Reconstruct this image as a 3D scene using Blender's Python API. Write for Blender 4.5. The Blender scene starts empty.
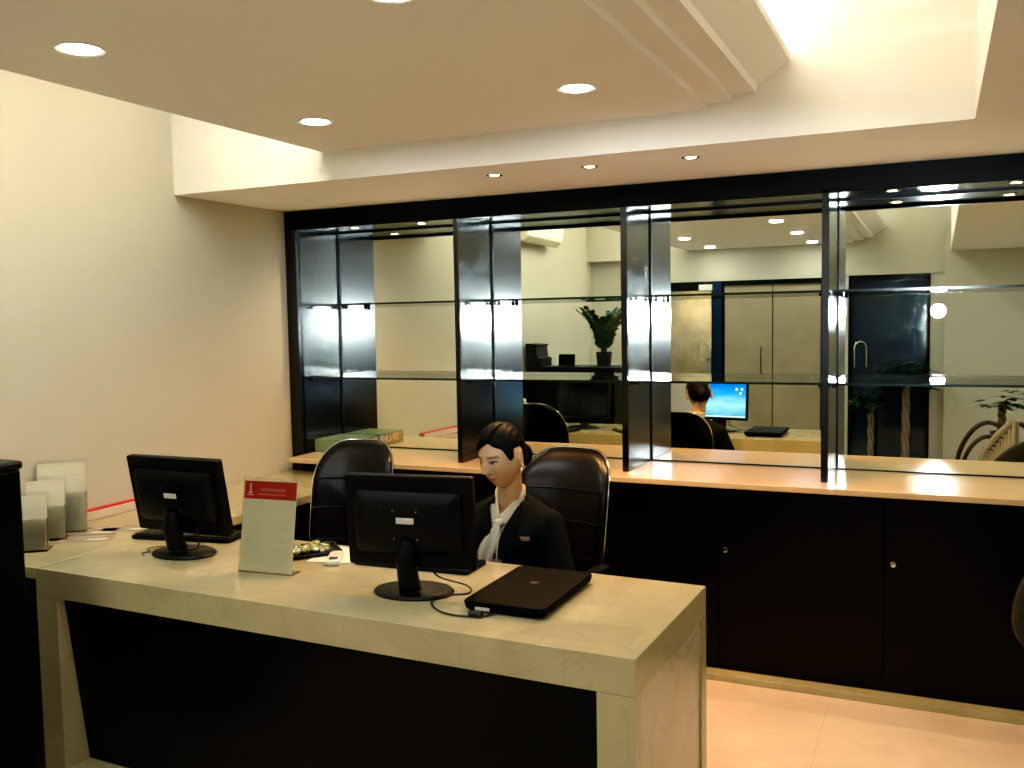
import bpy, bmesh, math, random
from mathutils import Vector, Matrix, noise
PI = math.pi
R = math.radians
rnd = random.Random(7)
scn = bpy.context.scene
COL = scn.collection

# ------------------------------------------------------------------ materials
def nt(name):
    m = bpy.data.materials.new(name); m.use_nodes = True
    t = m.node_tree; b = t.nodes['Principled BSDF']
    return m, t, b
def mat(name, col, rough=.5, metal=0, coat=0, spec=.5, var=0, scale=20, bump=0, bscale=200, emit=None, es=0):
    m, t, b = nt(name)
    b.inputs['Base Color'].default_value = (*col, 1)
    b.inputs['Roughness'].default_value = rough
    b.inputs['Metallic'].default_value = metal
    b.inputs['Coat Weight'].default_value = coat
    b.inputs['Specular IOR Level'].default_value = spec
    tc = t.nodes.new('ShaderNodeTexCoord')
    if var:
        n = t.nodes.new('ShaderNodeTexNoise'); n.inputs['Scale'].default_value = scale; n.inputs['Detail'].default_value = 5
        t.links.new(tc.outputs['Object'], n.inputs['Vector'])
        r = t.nodes.new('ShaderNodeValToRGB')
        r.color_ramp.elements[0].position = .3; r.color_ramp.elements[1].position = .7
        r.color_ramp.elements[0].color = (*[c*(1-var) for c in col], 1)
        r.color_ramp.elements[1].color = (*[min(1, c*(1+var)) for c in col], 1)
        t.links.new(n.outputs['Fac'], r.inputs['Fac']); t.links.new(r.outputs['Color'], b.inputs['Base Color'])
    if bump:
        n = t.nodes.new('ShaderNodeTexNoise'); n.inputs['Scale'].default_value = bscale; n.inputs['Detail'].default_value = 3
        t.links.new(tc.outputs['Object'], n.inputs['Vector'])
        u = t.nodes.new('ShaderNodeBump'); u.inputs['Strength'].default_value = bump; u.inputs['Distance'].default_value = .002
        t.links.new(n.outputs['Fac'], u.inputs['Height']); t.links.new(u.outputs['Normal'], b.inputs['Normal'])
    if emit:
        b.inputs['Emission Color'].default_value = (*emit, 1); b.inputs['Emission Strength'].default_value = es
    return m
def marble(name, c1, c2, vein, rough=.12, tile=None, tvar=.10):
    m, t, b = nt(name); b.inputs['Roughness'].default_value = rough
    tc = t.nodes.new('ShaderNodeTexCoord')
    n = t.nodes.new('ShaderNodeTexNoise'); n.inputs['Scale'].default_value = 3.5; n.inputs['Detail'].default_value = 8; n.inputs['Distortion'].default_value = 1.2
    t.links.new(tc.outputs['Object'], n.inputs['Vector'])
    r = t.nodes.new('ShaderNodeValToRGB'); r.color_ramp.elements[0].position = .35; r.color_ramp.elements[1].position = .65
    r.color_ramp.elements[0].color = (*c1, 1); r.color_ramp.elements[1].color = (*c2, 1)
    t.links.new(n.outputs['Fac'], r.inputs['Fac'])
    v = t.nodes.new('ShaderNodeTexNoise'); v.inputs['Scale'].default_value = 1.7; v.inputs['Detail'].default_value = 10; v.inputs['Distortion'].default_value = 3
    t.links.new(tc.outputs['Object'], v.inputs['Vector'])
    vr = t.nodes.new('ShaderNodeValToRGB'); e = vr.color_ramp.elements
    e[0].position = .485; e[0].color = (0, 0, 0, 1); e[1].position = .5; e[1].color = (.55, .55, .55, 1)
    k = vr.color_ramp.elements.new(.515); k.color = (0, 0, 0, 1)
    t.links.new(v.outputs['Fac'], vr.inputs['Fac'])
    mx = t.nodes.new('ShaderNodeMix'); mx.data_type = 'RGBA'
    t.links.new(vr.outputs['Color'], mx.inputs['Factor']); t.links.new(r.outputs['Color'], mx.inputs['A'])
    mx.inputs['B'].default_value = (*vein, 1)
    out = mx.outputs['Result']
    if tile:
        bk = t.nodes.new('ShaderNodeTexBrick'); bk.inputs['Scale'].default_value = 1
        bk.inputs['Brick Width'].default_value = tile[0]; bk.inputs['Row Height'].default_value = tile[1]
        bk.inputs['Mortar Size'].default_value = tile[2]; bk.offset = .5
        bk.inputs['Color1'].default_value = (1-tvar, 1-tvar, 1-tvar, 1); bk.inputs['Color2'].default_value = (1, 1, 1, 1)
        bk.inputs['Mortar'].default_value = (.75, .7, .62, 1)
        t.links.new(tc.outputs['Object'], bk.inputs['Vector'])
        m2 = t.nodes.new('ShaderNodeMix'); m2.data_type = 'RGBA'; m2.blend_type = 'MULTIPLY'; m2.inputs['Factor'].default_value = 1
        t.links.new(out, m2.inputs['A']); t.links.new(bk.outputs['Color'], m2.inputs['B']); out = m2.outputs['Result']
    t.links.new(out, b.inputs['Base Color'])
    return m
def clear(name, tint, rough=.02, ior=1.5, fog=0, fogcol=(1, 1, 1)):
    m = bpy.data.materials.new(name); m.use_nodes = True; t = m.node_tree; t.nodes.clear()
    o = t.nodes.new('ShaderNodeOutputMaterial'); tr = t.nodes.new('ShaderNodeBsdfTransparent'); gl = t.nodes.new('ShaderNodeBsdfGlossy')
    fr = t.nodes.new('ShaderNodeFresnel'); mx = t.nodes.new('ShaderNodeMixShader')
    tr.inputs['Color'].default_value = (*tint, 1); gl.inputs['Roughness'].default_value = rough; fr.inputs['IOR'].default_value = ior
    t.links.new(fr.outputs[0], mx.inputs[0]); t.links.new(tr.outputs[0], mx.inputs[1]); t.links.new(gl.outputs[0], mx.inputs[2])
    out = mx.outputs[0]
    if fog:
        d = t.nodes.new('ShaderNodeBsdfDiffuse'); d.inputs['Color'].default_value = (*fogcol, 1)
        m2 = t.nodes.new('ShaderNodeMixShader'); m2.inputs[0].default_value = fog
        t.links.new(out, m2.inputs[1]); t.links.new(d.outputs[0], m2.inputs[2]); out = m2.outputs[0]
    t.links.new(out, o.inputs['Surface'])
    return m
def mirror_mat(name, col):
    m = bpy.data.materials.new(name); m.use_nodes = True; t = m.node_tree; t.nodes.clear()
    o = t.nodes.new('ShaderNodeOutputMaterial'); gl = t.nodes.new('ShaderNodeBsdfGlossy')
    gl.inputs['Color'].default_value = (*col, 1); gl.inputs['Roughness'].default_value = 0
    t.links.new(gl.outputs[0], o.inputs['Surface']); return m
def emis(name, col, s):
    m = bpy.data.materials.new(name); m.use_nodes = True; t = m.node_tree; t.nodes.clear()
    o = t.nodes.new('ShaderNodeOutputMaterial'); e = t.nodes.new('ShaderNodeEmission')
    e.inputs['Color'].default_value = (*col, 1); e.inputs['Strength'].default_value = s
    t.links.new(e.outputs[0], o.inputs['Surface']); return m

M = {}
M['wall'] = mat('wall_paint', (.51, .475, .365), .75, spec=.2, var=.02, scale=3, bump=.05, bscale=300)
M['ceil'] = mat('ceiling_paint', (.86, .83, .75), .8, spec=.2, var=.015, scale=2)
M['floor'] = marble('floor_marble', (.74, .60, .44), (.80, .67, .50), (.72, .58, .42), .14, (.8, .8, .001), .03)
M['marble'] = marble('beige_marble', (.44, .38, .21), (.51, .445, .245), (.41, .345, .185), .12, (.30, .15, .0004), .12)
M['marble2'] = marble('tan_marble', (.50, .41, .26), (.58, .49, .33), (.38, .29, .18), .12)
M['wood'] = mat('maple_worktop', (.56, .42, .245), .22, var=.04, scale=4)
M['black'] = mat('black_lacquer', (.0016, .0024, .0016), .30, spec=.14)
M['panelblk'] = mat('satin_black_laminate', (.003, .0035, .004), .21, spec=.55)
M['base'] = mat('base_black', (.002, .0026, .002), .34, spec=.18)
M['mirror'] = mirror_mat('mirror_silver', (.86, .94, .86))
M['glass'] = clear('shelf_glass', (.955, .975, .955))
M['glassedge'] = mat('glass_edge', (.004, .012, .008), .15)
M['acrylic'] = clear('acrylic_sheet', (.985, .988, .975), .05)
M['bplastic'] = mat('black_plastic', (.0045, .005, .005), .40, spec=.22, bump=.1, bscale=900)
M['gplastic'] = mat('dark_grey_plastic', (.011, .014, .014), .45, spec=.4)
M['laptop'] = mat('laptop_shell', (.004, .0048, .0042), .6, spec=.06, bump=.08, bscale=700)
M['leather'] = mat('black_leather', (.0028, .0024, .002), .29, spec=.24, bump=.15, bscale=90)
M['chrome'] = mat('chrome', (.75, .74, .70), .12, metal=1)
M['white'] = mat('white_plastic', (.68, .70, .62), .35)
M['paper'] = mat('paper', (.93, .86, .54), .6, var=.03, scale=30)
M['paperw'] = mat('white_paper', (.80, .78, .66), .6)
M['brochure'] = mat('brochure_paper', (.62, .58, .42), .5, var=.06, scale=18)
M['red'] = mat('red_print', (.62, .035, .012), .4)
M['redtape'] = mat('red_tape', (.60, .02, .02), .35)
M['txt'] = mat('white_print', (.80, .62, .50), .5)
M['grey_txt'] = mat('faint_grey_print', (.66, .62, .42), .6)
M['suit'] = mat('charcoal_suit', (.007, .009, .008), .85, spec=.1, bump=.2, bscale=600)
M['silk'] = mat('cream_silk', (.56, .53, .40), .5, bump=.1, bscale=300)
M['hair'] = mat('black_hair', (.003, .0026, .0026), .5, spec=.12, bump=.4, bscale=180)
M['tag'] = mat('silver_tag', (.30, .27, .24), .3, metal=.6)
M['leaf'] = mat('glossy_leaf', (.014, .05, .014), .35, var=.3, scale=12)
M['stem'] = mat('green_stem', (.03, .08, .02), .5)
M['trunk'] = mat('plant_trunk', (.20, .15, .09), .8, var=.2, scale=20)
M['pot'] = mat('dark_pot', (.02, .02, .018), .3)
M['wpot'] = mat('pale_pot', (.45, .42, .36), .3)
M['rattan'] = mat('rattan_pole', (.035, .022, .015), .4, var=.3, scale=30)
M['rattan2'] = mat('pale_rattan_weave', (.40, .36, .27), .5)
M['orange'] = mat('orange_cushion', (.35, .12, .04), .8, var=.3, scale=30)
M['cable'] = mat('cable_black', (.006, .006, .006), .4)
M['doorglass'] = mat('brown_tinted_glass', (.34, .275, .17), .12, spec=.6, var=.15, scale=2)
M['navyglass'] = mat('navy_glass', (.008, .022, .045), .10, spec=.7)
M['brick'] = mat('brown_render', (.40, .31, .20), .8, var=.2, scale=8)
M['twig'] = mat('dry_twig', (.62, .58, .42), .7)
M['sticker'] = mat('white_sticker', (.62, .62, .56), .5)
M['candy'] = mat('green_gold_foil', (.34, .36, .12), .3, metal=.3, var=.6, scale=60)
M['foil'] = mat('silver_foil', (.6, .6, .55), .2, metal=.9, var=.4, scale=90)
M['leafblk'] = mat('dim_brochure', (.36, .29, .20), .3, var=.2, scale=30)
M['tpbox'] = mat('green_carton', (.16, .22, .12), .35, var=.15, scale=15)
M['tpside'] = mat('carton_side', (.30, .18, .05), .4, var=.3, scale=12)
M['lens'] = emis('downlight_glow', (1, .96, .88), 26)
M['lensw'] = emis('halogen_glow', (1, .72, .42), 22)
M['cove'] = emis('cove_tube', (1, .93, .70), 14)
M['ac'] = mat('aircon_shell', (.80, .79, .68), .4, emit=None)

# ------------------------------------------------------------------ mesh builder
class MB:
    def __init__(s): s.bm = bmesh.new()
    def box(s, a, b, rot=None, piv=None, mi=0):
        vs = [s.bm.verts.new((x, y, z)) for x in (a[0], b[0]) for y in (a[1], b[1]) for z in (a[2], b[2])]
        for f in ((0, 1, 3, 2), (4, 6, 7, 5), (0, 4, 5, 1), (2, 3, 7, 6), (0, 2, 6, 4), (1, 5, 7, 3)):
            fc = s.bm.faces.new([vs[i] for i in f]); fc.material_index = mi
        if rot is not None:
            bmesh.ops.rotate(s.bm, verts=vs, cent=piv or [(a[i]+b[i])/2 for i in range(3)], matrix=rot)
        return s
    def prism(s, pts, d, mi=0):         # pts: list of 3D points (planar), d: extrusion vector
        a = [s.bm.verts.new(p) for p in pts]; b = [s.bm.verts.new(Vector(p)+Vector(d)) for p in pts]
        fs = [s.bm.faces.new(a[::-1]), s.bm.faces.new(b)]
        n = len(pts)
        for i in range(n): fs.append(s.bm.faces.new((a[i], a[(i+1) % n], b[(i+1) % n], b[i])))
        for f in fs: f.material_index = mi
        return s
    def rings(s, rings, cap=True, close=False):
        V = [[s.bm.verts.new(p) for p in r] for r in rings]; n = len(V[0])
        m = len(V)
        for j in range(m if close else m-1):
            A, B = V[j], V[(j+1) % m]
            for i in range(n): s.bm.faces.new((A[i], A[(i+1) % n], B[(i+1) % n], B[i]))
        if cap and not close: s.bm.faces.new(V[0][::-1]); s.bm.faces.new(V[-1])
        return s
    def tube(s, pts, r, n=8, close=False, cap=True):
        pts = [Vector(p) for p in pts]; R_ = []
        m = len(pts); up = None
        for i, p in enumerate(pts):
            a = pts[(i-1) % m] if (close or i > 0) else p; b = pts[(i+1) % m] if (close or i < m-1) else p
            d = (b-a).normalized()
            if up is None: up = d.orthogonal().normalized()
            up = (up - d*up.dot(d)); up = up.normalized() if up.length > 1e-5 else d.orthogonal().normalized()
            w = d.cross(up); rr = r[i] if isinstance(r, (list, tuple)) else r
            R_.append([p + (up*math.cos(2*PI*k/n) + w*math.sin(2*PI*k/n))*rr for k in range(n)])
        s.rings(R_, cap, close); return s
    def lathe(s, prof, c=(0, 0, 0), n=32, axis='z'):
        R_ = []
        for r, h in prof:
            ring = []
            for k in range(n):
                a = 2*PI*k/n; x, y = r*math.cos(a), r*math.sin(a)
                p = {'z': (x, y, h), 'x': (h, x, y), 'y': (y, h, x)}[axis]
                ring.append((p[0]+c[0], p[1]+c[1], p[2]+c[2]))
            R_.append(ring)
        s.rings(R_); return s
    def pillow(s, outl, n_, t, k=5, p=3, bulge=None):
        # outl: closed outline of 3D points around centroid; n_: normal; t half thickness
        o = [Vector(q) for q in outl]; c = sum(o, Vector())/len(o); n_ = Vector(n_)
        R_ = []
        sc = [.02]+[(i/k) for i in range(1, k)]+[.94, .98, 1.0]
        for sgn in (1, -1):
            lst = sc if sgn == 1 else sc[::-1][1:]
            for u in lst:
                h = t*max(0, (1-u**p))**(1/p)*sgn
                R_.append([c+(q-c)*u + n_*h + (bulge(c+(q-c)*u) if bulge else Vector()) for q in o])
        s.rings(R_); return s
    def quad(s, *p):
        s.bm.faces.new([s.bm.verts.new(q) for q in p]); return s
    def sphere(s, c, r, n=16, sc=(1, 1, 1)):
        m = Matrix.Translation(c) @ Matrix.Diagonal((sc[0], sc[1], sc[2], 1))
        bmesh.ops.create_uvsphere(s.bm, u_segments=n, v_segments=n//2+2, radius=r, matrix=m); return s
    def build(s, name, m, parent=None, bevel=0, smooth=True, local=False):
        bmesh.ops.recalc_face_normals(s.bm, faces=s.bm.faces)
        me = bpy.data.meshes.new(name)
        if parent is not None and not local:
            q = parent
            off = Vector()
            while q is not None: off += q.location; q = q.parent
            bmesh.ops.translate(s.bm, verts=s.bm.verts, vec=-off)
        s.bm.to_mesh(me); s.bm.free()
        o = bpy.data.objects.new(name, me); COL.objects.link(o)
        for x in (m if isinstance(m, list) else [m]): me.materials.append(x)
        if smooth:
            me.polygons.foreach_set('use_smooth', [True]*len(me.polygons))
            me.set_sharp_from_angle(angle=R(35))
        if bevel:
            b = o.modifiers.new('bevel', 'BEVEL'); b.width = bevel; b.segments = 2; b.limit_method = 'ANGLE'; b.angle_limit = R(40)
            b.harden_normals = False
        if parent: o.parent = parent
        return o
def thing(name, label, cat, loc=(0, 0, 0), rz=0, group=None):
    o = bpy.data.objects.new(name, None); COL.objects.link(o); o.empty_display_size = .1
    o.location = loc; o.rotation_euler = (0, 0, rz); return tag(o, label, cat, group)
def tag(o, label, cat, group=None):
    o['label'] = label; o['category'] = cat
    if group: o['group'] = group
    return o
def struct(name, mb, m, label=None, bevel=0, parent=None):
    o = mb.build(name, m, parent, bevel)
    if parent is None: o['kind'] = 'structure'
    if label: o['label'] = label
    return o
def dup(root, loc, rz, label=None):
    r = root.copy(); COL.objects.link(r); r.location = loc; r.rotation_euler = (0, 0, rz)
    if label: r['label'] = label
    for ch in list(root.children):
        c = ch.copy(); COL.objects.link(c); c.parent = r
        for g in list(ch.children):
            d = g.copy(); COL.objects.link(d); d.parent = c
    return r
def text(name, body, size, m, loc, rot, parent, ext=.0004):
    cu = bpy.data.curves.new('t', 'FONT'); cu.body = body; cu.size = size; cu.extrude = ext
    cu.align_x = 'CENTER'; cu.align_y = 'CENTER'
    o = bpy.data.objects.new('t', cu); COL.objects.link(o); bpy.context.view_layer.update()
    me = bpy.data.meshes.new_from_object(o.evaluated_get(bpy.context.evaluated_depsgraph_get()))
    bpy.data.objects.remove(o)
    me.transform(Matrix.Translation(loc) @ rot.to_4x4())
    q = bpy.data.objects.new(name, me); COL.objects.link(q); me.materials.clear(); me.materials.append(m)
    q.parent = parent
    return q
def rrect(w, h, r, n=6, c=(0, 0)):
    P = []
    for cx, cy, a0 in ((w/2-r, h/2-r, 0), (-w/2+r, h/2-r, 90), (-w/2+r, -h/2+r, 180), (w/2-r, -h/2+r, 270)):
        for i in range(n+1):
            a = R(a0+90*i/n); P.append((c[0]+cx+r*math.cos(a), c[1]+cy+r*math.sin(a)))
    return P

# ------------------------------------------------------------------ key dimensions
XL = -3.327; YM = 4.616; YF = 4.225; ZC = .90; ZD = .809; ZT = 2.26; ZPN = 2.386; YS = 3.408; ZU = 2.86; YR = -.60
XW0, XW1 = .045, .52     # right wall x at y=YR and y=4.64

# ------------------------------------------------------------------ the room
struct('floor', MB().box((-3.45, -1.4, -.05), (1.6, 4.8, 0)), M['floor'], 'peach marble tiled floor')
struct('wall_left', MB().box((XL-.1, -.8, 0), (XL, 4.8, ZU)), M['wall'], 'cream painted left wall')
struct('wall_back', MB().box((XL, 4.66, 0), (1.6, 4.8, ZU)), M['wall'])
struct('wall_right', MB().box((1.5, -.8, 0), (1.6, 4.66, ZU)), M['wall'])
struct('ceiling', MB().box((-3.45, -.8, ZU), (1.6, 4.8, ZU+.1)), M['ceil'])
# soffit over the cabinet and the beam on the right
struct('trim_1', MB().box((XL, YS, ZT), (1.5, 4.66, ZU)), M['ceil'], 'dropped soffit above the mirrored cabinet')
struct('trim_2', MB().box((.10, YR+.1, ZT), (1.5, YS, ZU)), M['ceil'], 'beam along the right wall')
# lowered ceiling panel with stepped edge
prof = [(-2.467, 2.386), (-.769, 2.386), (-.765, 2.405), (-.682, 2.405), (-.677, 2.426), (-.597, 2.426), (-.590, 2.448), (-.480, 2.520), (-.480, 2.545), (-.56, 2.545), (-.64, 2.48), (-2.467, 2.45)]
struct('trim_3', MB().prism([(x, YR, z) for x, z in prof], (0, YS-YR, 0)), M['ceil'], 'lowered ceiling panel with stepped moulding edge')
# rear wall behind the photographer
YA = -.05
w = MB()
w.box((XL, YA-.1, 0), (-2.92, YA, ZT+.02))
w.box((-2.92, YR-.05, 0), (-2.85, YA, ZT+.02))
w.box((XL, YR-.1, ZT), (-2.85, .10, ZU))
w.box((-2.92, YR-.12, 2.05), (.06, YR, ZU))
w.box((-2.85, YR-.12, 0), (-2.172, YR, .98))
w.box((-1.055, YR-.12, 0), (-.815, YR, 2.06))
w.box((-.07, YR-.12, 0), (.06, YR, 2.06))
w.box((.055, YR-.12, 0), (1.5, YR+.1, ZU))
struct('wall_rear', w, M['wall'], 'rear wall seen in the mirrors')
# window with dry branches behind it
wd = struct('window_1', MB().box((-2.85, YR-.06, 1.955), (-2.17, YR-.02, 2.05)).box((-2.85, YR-.06, .98), (-2.17, YR-.02, 1.03)).box((-2.19, YR-.06, 1.0), (-2.172, YR-.02, 2.0)), M['black'])
MB().box((-2.85, YR-.045, 1.03), (-2.19, YR-.04, 1.955)).build('window_pane', M['glass'], wd)
struct('trim_4', MB().box((-3.0, YR-.62, .86), (-2.05, YR-.60, 2.3)), M['brick'], 'brown wall of the alcove behind the window')
struct('trim_5', MB().box((-2.172, YR-.5, 0), (-2.075, YR+.015, 2.05)), M['navyglass'], 'dark entrance post')
# doors
d1 = struct('door_1', MB().box((-2.075, YR-.06, 0), (-1.055, YR-.03, 2.0)), M['doorglass'], 'brown tinted glass entrance door')
MB().box((-2.075, YR-.08, 2.0), (-1.055, YR-.005, 2.06)).box((-2.075, YR-.07, 0), (-2.05, YR-.01, 2.0)).box((-1.08, YR-.07, 0), (-1.055, YR-.01, 2.0)).build('door_frame', M['black'], d1)
MB().box((-1.56, YR-.03, 0), (-1.553, YR-.025, 2.0)).build('door_seam', M['black'], d1)
MB().tube([(-1.66, YR+.03, .98), (-1.66, YR+.03, 1.36)], .013, 10).tube([(-1.66, YR-.03, 1.02), (-1.66, YR+.03, 1.02)], .008, 8).tube([(-1.66, YR-.03, 1.32), (-1.66, YR+.03, 1.32)], .008, 8).build('door_handle', M['chrome'], d1)
d2 = struct('door_2', MB().box((-.80, YR-.06, 0), (-.085, YR-.03, 2.0)), M['navyglass'], 'dark blue glass door')
MB().box((-.815, YR-.07, 0), (-.78, YR+.01, 2.04)).box((-.105, YR-.07, 0), (-.07, YR+.01, 2.04)).box((-.815, YR-.07, 1.86), (-.07, YR+.01, 1.90)).box((-.815, YR-.07, 2.0), (-.07, YR+.01, 2.06)).build('door_frame', M['base'], d2)
hp = [(-.70+.055*math.cos(a), YR+.02, 1.33+.075*math.sin(a)) for a in [PI*i/10 for i in range(11)]]
MB().tube([(hp[-1][0], YR+.02, 1.15)]+hp[::-1]+[(hp[0][0], YR+.02, 1.15)], .009, 8).build('door_handle', M['chrome'], d2)
# exit sign above the window
es = thing('exit_sign', 'small pale sign hanging at the top of the entrance window', 'sign', (-2.24, YR+.03, 1.99))
MB().box((-2.31, YR+.02, 1.955), (-2.17, YR+.04, 2.015)).build('sign_panel', M['white'], es, .003)
MB().tube([(-2.24, YR+.03, 2.015), (-2.24, YR+.03, 2.06)], .004, 6).build('hanger', M['chrome'], es)

# plinth under the cabinets
struct('baseboard_back', MB().box((-2.8, 4.07, 0), (1.49, 4.60, .03)), M['marble'], 'pale marble plinth under the black cabinets', .003)

# ------------------------------------------------------------------ mirrored display cabinet
cab = thing('display_cabinet', 'tall black framed display cabinet with mirrored back and glass shelves', 'cabinet', (-1.4, 4.42, ZC))
XE = 1.40
tilt = Matrix.Rotation(R(-.28), 3, 'X')
MB().box((XL+.01, YM, .902), (XE, YM+.006, 2.2), rot=tilt, piv=(-1.4, YM, 1.5)).build('back_mirror', M['mirror'], cab, smooth=False)
MB().box((XL+.002, YF, 2.155), (XE, YF+.022, ZT-.003)).build('fascia', M['black'], cab, .002)
MB().box((XL+.03, YF+.022, 2.168), (XE, YM-.008, 2.19)).build('top_board', M['panelblk'], cab)
MB().box((XL+.002, YF, ZD+.002), (-3.2525, YF+.03, 2.155)).box((XL+.002, YF+.03, ZD+.002), (-3.246, YM-.008, 2.167)).build('side_post', M['panelblk'], cab, .0015)
divs = [(-2.261, -2.232), (-1.368, -1.336), (-.461, -.430), (.447, .476)]
for a, b in divs:
    dv = MB().box((a, YF, ZC), (b, YM-.006, 2.167)).build('divider', M['panelblk'], cab, .0015)
bays = [(-3.246, -2.261), (-2.232, -1.368), (-1.336, -.461), (-.430, .447), (.476, XE)]
for a, b in bays:
    for z in (1.737, 1.329):
        sh = MB().box((a+.001, YF+.06, z-.005), (b-.001, YM-.012, z+.005)).build('glass_shelf', M['glass'], cab, smooth=False)
        MB().box((a+.001, YF+.057, z-.0055), (b-.001, YF+.0605, z+.0055)).box((a+.007, YM-.0118, z-.005), (b-.007, YM-.0065, z+.005)).build('front_edge', M['glassedge'], sh, smooth=False)
        for xx in (a+.012, b-.012):
            for yy in (YF+.10, YM-.05):
                MB().lathe([(.0, -.014), (.010, -.014), (.010, -.0003), (0, -.0003)], (xx, yy, z-.005), 10).build('shelf_clip', M['base'], sh)
for a, b in bays:
    fr_ = MB().box((a, YM-.011, ZC), (a+.006, YM-.0005, 2.167)).box((b-.006, YM-.011, ZC), (b, YM-.0005, 2.167)).box((a+.006, YM-.011, ZC+.0005), (b-.006, YM-.0005, ZC+.006)).box((a+.006, YM-.011, 2.159), (b-.006, YM-.0005, 2.167))
    fr_.build('mirror_edging', M['base'], cab, smooth=False)
# worktop and base cabinets
wt = tag(MB().box((-3.25, 4.09, .872), (1.49, YM+.02, ZC-.001)).build('counter_worktop', M['wood'], None, .004), 'long pale wooden worktop on the black base cabinets', 'worktop')
edges = [-2.993, -2.293, -1.594, -.894, -.195, .505, 1.205]
descs = ['black base cabinet next to the side return counter, first on the left', 'black base cabinet behind the left office chair', 'black base cabinet behind the seated woman', 'black base cabinet just beyond the right end of the reception desk', 'black base cabinet next to the rattan armchair, at the right edge of the photo', 'black base cabinet beyond the rattan armchair, out of the photo']
for i in range(6):
    a, b = edges[i], edges[i+1]
    c = thing('base_cabinet', descs[i], 'cabinet', ((a+b)/2, 4.36, .03), group='black base cabinets under the worktop')
    MB().box((a+.001, 4.16, .031), (b-.001, 4.60, .871)).build('carcass', M['base'], c)
    dr = MB().box((a+.002, 4.14, .034), (b-.002, 4.159, .868)).build('door', M['base'], c, .0015)
    MB().lathe([(.004, 0), (.004, -.010), (.013, -.012), (.014, -.018), (.010, -.024), (0, -.025)], (a+.037, 4.14, .587), 16, 'y').build('knob', M['chrome'], dr)
# carton on the worktop
bx = thing('network_carton', 'flat green cardboard carton lying in the left corner of the worktop', 'carton', (-3.12, 4.45, ZC))
MB().box((-3.245, 4.33, ZC+.001), (-2.998, 4.600, ZC+.073)).build('carton_body', M['tpbox'], bx, .002)
MB().box((-2.998, 4.335, ZC+.006), (-2.9965, 4.597, ZC+.068)).build('printed_side', [M['tpside']], bx)
text('lettering', 'TP-LINK', .062, M['txt'], Vector((-2.996, 4.50, ZC+.038))-Vector(bx.location), Matrix.Rotation(PI/2, 3, 'Z') @ Matrix.Rotation(PI/2, 3, 'X'), bx)

# ------------------------------------------------------------------ reception desk
FL = Vector((-2.838, 2.181, 0)); FR = Vector((-.659, 2.121, 0)); BR = Vector((-.668, 2.797, 0)); BL = Vector((-2.82, 2.857, 0))
ex = (FR-FL).normalized(); ey = Vector((-ex.y, ex.x, 0))
desk = thing('reception_desk', 'long beige marble reception desk with black recessed front panel', 'desk', (-1.75, 2.49, 0))
def dk(u, v, z): p = FL+ex*u+ey*v; return (p.x, p.y, z)
L = (FR-FL).length; D = .676
def dprism(mb, u0, u1, v0, v1, z0, z1):
    mb.prism([dk(u0, v0, z0), dk(u1, v0, z0), dk(u1, v1, z0), dk(u0, v1, z0)], (0, 0, z1-z0)); return mb
dprism(MB(), 0, L, 0, D, .712, ZD).build('desk_top', M['marble'], desk, .002)
for u0, u1 in ((0, .102),):
    dprism(MB(), u0, u1, 0, D, 0, .7119).build('leg', M['marble'], desk)
lg = MB(); dprism(lg, L-.102, L, 0, .045, 0, .7115); dprism(lg, L-.102, L, D-.055, D, 0, .7115); dprism(lg, L-.102, L, .045, D-.055, 0, .08)
lg.build('leg', M['marble'], desk)
dprism(MB(), L-.095, L-.006, .046, D-.056, .081, .711).build('end_panel', M['marble2'], desk)
dprism(MB(), .1025, L-.1025, .0, .10, 0, .107).build('bottom_rail', M['marble'], desk, .002)
pn = MB(); pn.prism([dk(.1025, .028, .7115), dk(.1025, .05, .7115), dk(.1025, .125, .108), dk(.1025, .1, .108)], ex*(L-.205)); pn.build('front_panel', M['black'], desk)
# side return along the left wall
sr = thing('side_counter', 'beige marble side counter running along the left wall to the mirrored cabinet', 'counter', (-3.05, 3.3, 0))
MB().prism([(XL+.002, 2.183, .769), (-2.842, 2.183, .769), (-2.826, 2.86, .769), (-2.76, 2.87, .769), (-2.76, 4.136, .769), (-3.0, 4.136, .769), (-3.0, YF-.002, .769), (XL+.002, YF-.002, .769)], (0, 0, ZD-.769)).build('counter_top', M['marble'], sr, .003)
MB().box((XL+.002, 2.20, 0), (-2.845, 2.24, .768)).build('support', M['base'], sr); MB().box((XL+.002, 2.9, 0), (-3.0, 4.13, .768)).build('support', M['base'], sr)
# trunking with red strip
tk = thing('cable_trunking', 'low pale trunking with a red strip along the left wall on the marble counter', 'trunking', (XL+.02, 3.1, ZD))
MB().box((XL+.001, 2.15, ZD+.001), (XL+.030, 3.55, ZD+.038)).build('trunking_body', mat('pink_cream', (.62, .50, .38), .4), tk, .002)
MB().box((XL+.001, 2.15, ZD+.038), (XL+.022, 3.58, ZD+.047)).build('red_strip', M['redtape'], tk, .001)

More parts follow.
